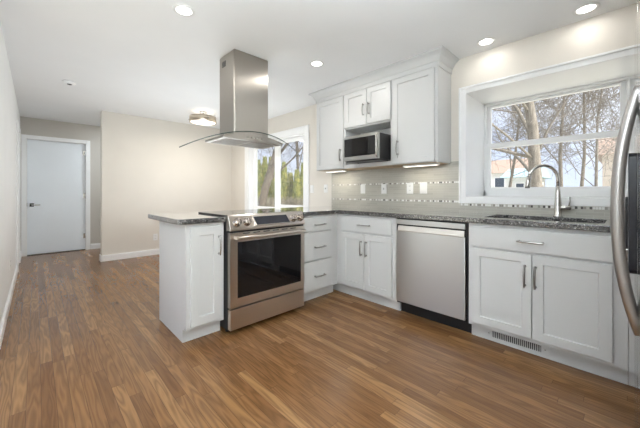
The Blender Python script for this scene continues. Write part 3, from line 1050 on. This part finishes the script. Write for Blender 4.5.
MB().box(MX0 + 0.001, MX0 + 0.028, MY0 + 0.022, MY0 + 0.143, zb, zt).build('control_pad', 'black_glass', c, 0.002)
MB().tube([(MX0 + 0.002, MY0 + 0.013, zb - 0.03), (MX0 - 0.016, MY0 + 0.013, zb - 0.01), (MX0 - 0.016, MY0 + 0.013, zt), (MX0 + 0.002, MY0 + 0.013, zt + 0.015)], 0.008, 10).build('handle', 'nickel', c)
for (x, y) in ((MX0 + 0.225, MY0 + 0.04), (MX0 + 0.225, MY1 - 0.04), (MX1 - 0.03, MY0 + 0.04), (MX1 - 0.03, MY1 - 0.04)):
    MB().lathe((x, y, 1.4372), [(0.012, 0), (0.012, 0.0135)], n=12).build('foot', 'black_plastic', c)
MB().box(MX0 + 0.025, MX0 + 0.20, MY0 + 0.01, MY1 - 0.03, MZ0 - 0.010, MZ0).build('foot_gap_shade', 'black_plastic', c)  # black slab standing in for the shadow of the foot gap

# ------------------------------------------------------------------ fridge
c = thing('refrigerator', 'stainless two-door refrigerator cut off by the frame edge beside the sink', 'refrigerator', (1.475, -0.42, 0))
MB().box(1.022, 1.928, -0.79, -0.105, 0.03, 1.765).build('fridge_body', 'niche_grey', c, 0.004)
FD = -0.031
d1_ = MB().box(1.4775, 1.930, -0.100, FD, 0.075, 1.775).build('door', 'steel_fridge', c, 0.008, 3)
d2_ = MB().box(1.020, 1.4725, -0.100, FD, 0.075, 1.775).build('door', 'steel_fridge', c, 0.008, 3)
MB().box(1.04, 1.91, -0.14, -0.075, 0.008, 0.068).build('kick_grille', 'black_plastic', c)
def fhandle(x, parent):
    pts = []
    for i in range(25):
        q = -1 + 2 * i / 24
        out = 0.052 * (1 - abs(q) ** 2.3) - 0.004
        pts.append((x, FD + out, 1.043 + q * 0.412))
    rs = [0.0135 + 0.0040 * (1 - abs(-1 + 2 * i / 24) ** 2) for i in range(25)]
    MB().tube(pts, rs, 16).build('handle', 'steel_handle', parent)
fhandle(1.505, d1_)
fhandle(1.440, d2_)
dp = MB()
lp = [(q[0], FD - 0.001, q[1]) for q in [(a, b_) for (a, b_, _) in rrect(1.555, 1.790, 0.805, 1.248, 0.02, 0)]]
dpo = dp.prism(lp, (0, 0.022, 0)).build('dispenser_panel', 'blue_black_glass', d1_, 0.002)
dpo['label'] = 'blue-black water dispenser panel'
MB().box(1.815, 1.838, FD - 0.001, FD + 0.029, 0.865, 1.085).build('dispenser_lip', 'black_plastic', d1_, 0.004)
MB().box(1.812, 1.841, FD - 0.001, FD + 0.031, 0.815, 0.864).build('dispenser_latch', 'nickel', d1_, 0.006)
for (x, z) in ((1.04, 1.79), (1.90, 1.79)):
    MB().box(x - 0.02, x + 0.02, -0.17, -0.06, 1.7655, 1.792).build('hinge_cap', 'niche_grey', c, 0.004)
for (x, y) in ((1.08, -0.15), (1.87, -0.15), (1.08, -0.72), (1.87, -0.72)):
    MB().lathe((x, y, 0), [(0.02, 0), (0.02, 0.031)], n=12).build('foot', 'black_plastic', c)
# cabinet above it
c = thing('wall_cabinet', 'white cabinet over the refrigerator at the frame edge', 'cabinet', (1.475, -0.4, 1.81), 'white wall cabinets')
MB().box(1.01, 1.94, YN + 0.001, -0.06, 1.81, CZ - 0.001).build('cabinet_body', 'cabinet_white', c, 0.002)
FR_ = Face('y', -0.06)
def FRm(a, b, c_):
    return (a, -0.06 + c_, b)
for (a0, a1) in ((1.02, 1.472), (1.478, 1.93)):
    shaker(FRm, a0, a1, 1.82, CZ - 0.03).build('door', 'cabinet_white', c)

# ------------------------------------------------------------------ switches and outlets
def plate(F, a, z, label, kind, w=0.072, h=0.116):
    o = thing('outlet' if kind == 'outlet' else 'light_switch', label, 'outlet' if kind == 'outlet' else 'switch', F(a, z, 0), 'white switch and outlet plates')
    slab(F, a - w / 2, a + w / 2, z - h / 2, z + h / 2, 0, 0.006).build('cover_plate', 'plate_white', o, 0.002)
    if kind == 'outlet':
        for dz in (-0.024, 0.024):
            r_ = slab(F, a - 0.017, a + 0.017, z + dz - 0.014, z + dz + 0.014, 0.005, 0.0075).build('receptacle', 'plate_white', o, 0.002)
            mb = MB()
            for da in (-0.006, 0.006):
                slab(F, a + da - 0.0014, a + da + 0.0014, z + dz - 0.005, z + dz + 0.006, 0.007, 0.0079, mb)
            mb.build('slots', 'dark_slot', r_)
    elif kind == 'rocker':
        slab(F, a - 0.017, a + 0.017, z - 0.034, z + 0.034, 0.005, 0.009).build('rocker', 'plate_white', o, 0.002)
    else:
        slab(F, a - 0.005, a + 0.005, z - 0.010, z + 0.012, 0.005, 0.016).build('toggle', 'niche_grey', o, 0.002)
    return o
TILE, RW, LW, PW = Face('x', XB), Face('x', XR), (lambda a, b, c_: (XL + c_, a, b)), Face('y', YP)
plate(TILE, 2.295, 1.148, 'white rocker switch on the tile below the left wall cabinet', 'rocker')
plate(TILE, 1.983, 1.147, 'white toggle switch plate on the tile below the microwave', 'toggle')
plate(TILE, 1.646, 1.150, 'white outlet on the tile below the right wall cabinet, left of its twin', 'outlet', 0.078, 0.122)
plate(TILE, 1.488, 1.152, 'white rocker switch on the tile nearest the box window', 'rocker', 0.082, 0.122)
plate(RW, 3.262, 1.155, 'white rocker switch on the beige wall beside the dining window', 'rocker')
plate(RW, 2.968, 1.160, 'white toggle switch plate on the beige wall just left of the tile', 'toggle')
plate(LW, 4.378, 0.376, 'white outlet low on the left wall', 'outlet')
plate(LW, 5.600, 1.125, 'white rocker switch on the left wall before the side door', 'rocker')
plate(PW, 1.525, 0.313, 'white outlet low on the cream end wall', 'outlet')

# ------------------------------------------------------------------ ceiling lights
def recessed(x, y, label, watt, col=(1.0, 0.97, 0.93)):
    o = thing('recessed_light', label, 'ceiling light', (x, y, CZ), 'round recessed ceiling lights')
    MB().lathe((x, y, CZ - 0.0055), [(0.074, 0.005), (0.074, 0.002), (0.069, 0), (0.053, 0.0008), (0.051, 0.005)], n=36, cap=False).build('trim_ring', 'plate_white', o)
    MB().lathe((x, y, CZ - 0.0030), [(0.0515, 0), (0.0515, 0.0028)], n=36).build('lens', 'lamp_lens', o)
    ld = bpy.data.lights.new('recessed_lamp', 'AREA'); ld.shape = 'DISK'; ld.size = 0.095; ld.energy = watt; ld.color = col
    lo_ = bpy.data.objects.new('recessed_lamp', ld); scene.collection.objects.link(lo_); lo_.location = (x, y, CZ - 0.008)
recessed(0.765, 2.200, 'recessed ceiling light left of the range hood, largest in view', 3)
recessed(2.050, 2.170, 'recessed ceiling light between the range hood and the wall cabinets', 3)
recessed(2.810, 0.835, 'recessed ceiling light above the window, nearer the wall cabinets', 0.4)
recessed(2.820, 0.190, 'recessed ceiling light above the window, nearer the fridge', 0.4)
recessed(1.55, 6.56, 'added recessed light brightening the hall, unseen behind the cream wall', 11, (0.84, 0.93, 1.0))  # added fixture, lifts the hall's brightness from out of sight

fx, fy = 1.950, 4.750
c = thing('flush_light', 'round semi-flush ceiling light with brass band over the dining area', 'ceiling light', (fx, fy, CZ))
MB().lathe((fx, fy, CZ - 0.026), [(0.055, 0.0255), (0.055, 0.012), (0.045, 0), (0.0, 0)], n=28, cap=False).build('canopy', 'nickel', c)
MB().tube([(fx, fy, CZ - 0.02), (fx, fy, 2.322)], 0.008, 10).build('stem', 'nickel', c)
MB().lathe((fx, fy, 2.232), [(0.192, 0.006), (0.205, 0), (0.205, 0.095), (0.192, 0.095), (0.192, 0.006)], n=48, cap=False).build('drum_band', 'brass_band', c)
MB().lathe((fx, fy, 2.222), [(0.0, 0), (0.10, 0.003), (0.17, 0.009), (0.190, 0.018)], n=48, cap=False).build('diffuser', 'lamp_drum', c)
MB().lathe((fx, fy, 2.318), [(0.191, 0), (0.191, 0.004)], n=48).build('top_plate', 'plate_white', c)
for i in range(3):
    an = i * 2.094 + 0.5
    MB().lathe((fx + 0.205 * math.cos(an), fy + 0.205 * math.sin(an), 2.28), [(0.008, 0), (0.008, 0.012), (0.004, 0.016)], (math.cos(an), math.sin(an), 0), 10).build('knob', 'nickel', c)
for (z, rx, w) in ((2.216, 0, 7), (2.330, PI, 0.2)):
    ld = bpy.data.lights.new('flush_lamp', 'AREA'); ld.shape = 'DISK'; ld.size = 0.34; ld.energy = w; ld.color = (1.0, 0.93, 0.83)
    lo_ = bpy.data.objects.new('flush_lamp', ld); scene.collection.objects.link(lo_); lo_.location = (fx, fy, z); lo_.rotation_euler = (rx, 0, 0)

sx, sy = 0.285, 4.56
c = thing('smoke_detector', 'small round white smoke detector on the ceiling near the hall', 'smoke detector', (sx, sy, CZ))
MB().lathe((sx, sy, CZ - 0.030), [(0.030, 0), (0.052, 0.006), (0.062, 0.020), (0.062, 0.0295)], n=28).build('cover', 'ceiling_paint', c)
MB().lathe((sx, sy, CZ - 0.033), [(0.020, 0), (0.024, 0.002), (0.024, 0.004)], n=20).build('sensor_slot', 'dark_slot', c)

# ------------------------------------------------------------------ outdoors
GZ = -0.35
struct(MB().box(-70, 90, -70, 80, GZ - 0.2, GZ).build('ground', 'lawn'), 'pale winter lawn outside the windows')


class TreeMB:
    def __init__(self):
        self.big, self.small = MB(), MB()


def grow(tm, rng, p0, d, length, r, level, maxl, up=0.12, rmin=0.006):
    nseg = 5 if level == 0 else (4 if level < 3 else 3)
    pts, rs = [p0.copy()], [r]
    q, dd = p0.copy(), d.normalized()
    for i in range(nseg):
        wob = 0.10 if level == 0 else 0.24
        dd = (dd + Vector((rng.uniform(-wob, wob), rng.uniform(-wob, wob), rng.uniform(-wob, wob) + (up if level == 1 else 0)))).normalized()
        q = q + dd * (length / nseg)
        pts.append(q.copy()); rs.append(max(rmin, r * (1 - 0.72 * (i + 1) / nseg)))
    mb = tm.big if level == 0 else tm.small
    mb.tube(pts, rs, 10 if level == 0 else (6 if level == 1 else 4 if level == 2 else 3), cap=False)
    if level >= maxl:
        return
    kids = [11, 7, 6, 4][level] if level < 4 else 3
    for k_ in range(kids):
        f = rng.uniform(0.16 if level == 0 else 0.2, 1.0)
        i = min(nseg - 1, int(f * nseg)); a = f * nseg - i
        b_ = pts[i].lerp(pts[i + 1], a)
        rr = rs[i] + (rs[i + 1] - rs[i]) * a
        seg = (pts[i + 1] - pts[i]).normalized()
        s_ = seg.cross(Vector((rng.uniform(-1, 1), rng.uniform(-1, 1), rng.uniform(-1, 1)))).normalized()
        an = math.radians(rng.uniform(32, 68))
        nd = seg * math.cos(an) + s_ * math.sin(an)
        grow(tm, rng, b_, nd, length * rng.uniform(0.42, 0.66), max(rmin, rr * rng.uniform(0.22, 0.45)), level + 1, maxl, up, rmin)


def tree(x, y, height, r, seed, label, lean=(0, 0), mat='bark', maxl=4):
    rng = random.Random(seed)
    o = thing('bare_tree', label, 'tree', (x, y, GZ), 'bare winter trees')
    tm = TreeMB()
    grow(tm, rng, Vector((x, y, GZ)), Vector((lean[0], lean[1], 1)), height, r, 0, maxl, 0.12, 0.00038 * math.hypot(x, y))
    tm.big.build('trunk', mat, o)
    tm.small.build('branches', mat, o)
    return o


S_, C_ = math.sin(0.768), math.cos(0.768)
def spot(u_, dist):
    r = (u_ - 320) / 294.0 * dist
    return dist * S_ + r * C_, dist * C_ - r * S_
for (u_, dist, hh, rr, sd, mat, lab, ml) in (
        (537, 9.0, 8.5, 0.20, 3, 'bark', 'thick-trunked bare tree behind the faucet in the box window', 4),
        (566, 13.0, 8.0, 0.095, 8, 'bark', 'bare tree right of the thick trunk in the box window', 4),
        (583, 15.5, 8.5, 0.10, 12, 'bark', 'slender bare tree in the middle right of the box window', 4),
        (598, 12.0, 7.5, 0.065, 21, 'bark', 'thin bare tree before the tan house', 4),
        (508, 18.0, 9.0, 0.10, 31, 'bark', 'bare tree over the white house at the left of the box window', 4),
        (300, 17.0, 9.0, 0.11, 53, 'bark_dark', 'bare tree behind the evergreens in the right dining pane', 4),
        (284, 20.0, 9.0, 0.12, 57, 'bark_dark', 'bare tree behind the evergreens near the middle stile', 4)):
    x, y = spot(u_, dist)
    tree(x, y, hh, rr, sd, lab, mat=mat, maxl=ml)
x, y = spot(254.5, 9.0)
tree(x, y, 8.0, 0.145, 77, 'large leaning tree trunk in the left dining pane', (0.09, -0.09), 'bark_dark', 4)


def evergreen(x, y, h, r, seed, label):
    rng = random.Random(seed)
    o = thing('arborvitae', label, 'tree', (x, y, GZ), 'row of evergreens')
    MB().tube([(x, y, GZ), (x, y, GZ + h * 0.5)], [0.06, 0.03], 8).build('trunk', 'bark_dark', o)
    mb = MB()
    for i in range(900):
        f = rng.random() ** 1.25
        z = GZ + 0.1 + f * h
        rad = r * (1 - f) ** 0.75 * (0.75 + 0.35 * rng.random()) + 0.02
        an = rng.uniform(0, 2 * PI)
        q = Vector((x + rad * math.cos(an), y + rad * math.sin(an), z))
        s_ = rng.uniform(0.05, 0.12)
        up_ = Vector((math.cos(an) * 0.35, math.sin(an) * 0.35, 1)).normalized() * s_ * 2.0
        sd = Vector((-math.sin(an), math.cos(an), 0)) * s_ * 0.6
        ou = Vector((math.cos(an), math.sin(an), 0)) * s_ * 0.5
        mb.add([q - sd, q + sd, q + ou, q + up_], [(0, 2, 3), (2, 1, 3), (0, 1, 2), (1, 0, 3)])
    mb.lathe((x, y, GZ + 0.1), [(r * 0.72 * (1 - k_ / 8) ** 0.75 + 0.01, k_ / 8 * h * 0.97) for k_ in range(9)], n=12)
    mb.build('foliage', 'evergreen', o)


names_ = ['first evergreen from the left in the dining window row', 'second evergreen from the left in the dining window row', 'third evergreen from the left in the dining window row',
          'fourth evergreen from the left in the dining window row', 'fifth evergreen from the left in the dining window row', 'sixth evergreen from the left in the dining window row',
          'seventh evergreen from the left in the dining window row', 'eighth evergreen from the left in the dining window row']
rng = random.Random(5)
for i, lab in enumerate(names_):
    u_ = 258.5 + i * 6.4
    x, y = spot(u_, 12.5 + rng.uniform(-0.4, 0.4))
    evergreen(x, y, 2.35 + rng.uniform(-0.35, 0.5), 0.22, 100 + i, lab)

# low brown brush in front of the evergreens: nobody could count the stems
mb = MB(); rng = random.Random(9)
for i in range(5200):
    u_ = rng.uniform(244, 316); dist = rng.uniform(10.3, 10.9)
    x, y = spot(u_, dist)
    z = GZ + rng.uniform(0.0, 1.0)
    ln = rng.uniform(0.15, 0.45)
    w = 0.018
    dx_, dy_ = rng.uniform(-0.12, 0.12), rng.uniform(-0.12, 0.12)
    top = Vector((x + dx_, y + dy_, min(GZ + 1.36, z + ln)))
    a = rng.uniform(0, PI)
    e1 = Vector((math.cos(a) * w, math.sin(a) * w, 0)); e2 = Vector((-math.sin(a) * w, math.cos(a) * w, 0))
    q = Vector((x, y, z))
    mb.add([q + e1, q - e1 * 0.5 + e2, q - e1 * 0.5 - e2, top], [(0, 1, 3), (1, 2, 3), (2, 0, 3)])
br_ = mb.build('brush', 'brush_brown')
br_['kind'] = 'stuff'; br_['label'] = 'low brown winter brush below the evergreens'; br_['category'] = 'brush'


def house(name, label, cx, cy, wx, wy, hw, hr, wall, roof, wins):
    o = thing(name, label, 'building', (cx, cy, GZ))
    MB().box(cx - wx / 2, cx + wx / 2, cy - wy / 2, cy + wy / 2, GZ, hw).build('walls', wall, o)
    e = 0.35
    x0, x1 = cx - wx / 2 - e, cx + wx / 2 + e
    MB().prism([(x0, cy - wy / 2 - e, hw - 0.05), (cx, cy - wy / 2 - e, hr), (x1, cy - wy / 2 - e, hw - 0.05)], (0, wy + 2 * e, 0)).build('roof', roof, o)
    xf_ = cx - wx / 2
    for (y0, y1, z0, z1) in wins:
        f = MB().box(xf_ - 0.04, xf_ + 0.01, y0, y1, z0, z1).build('window', 'trim_white', o)
        MB().box(xf_ - 0.05, xf_ - 0.035, y0 + 0.08, y1 - 0.08, z0 + 0.08, z1 - 0.08).build('pane', 'window_dark', f)
house('neighbour_house', 'white neighbouring house with brown roof at the left of the box window', 39, 11.5, 8, 8.5, 3.2, 4.9, 'siding_white', 'roof_brown',
      [(8.6, 9.6, 1.6, 2.7), (11.0, 12.0, 1.6, 2.7), (13.5, 14.5, 1.6, 2.7)])
house('garage', 'low pale garage with blue-grey roof in front of the white house', 26.0, 5.0, 4, 1.6, 2.2, 2.9, 'siding_white', 'roof_blue', [(4.7, 5.3, 1.2, 1.8)])
house('tan_house', 'tan house with brown roof at the right of the box window', 31, -2.6, 9, 7.2, 3.6, 5.6, 'siding_tan', 'roof_brown', [(-0.9, 0.2, 1.8, 3.0), (-3.6, -2.4, 1.8, 3.0)])
x, y = spot(262, 14.5)
house('shed', 'small white shed beyond the leaning trunk', x, y, 0.8, 0.8, 1.35, 1.75, 'siding_white', 'roof_blue', [])
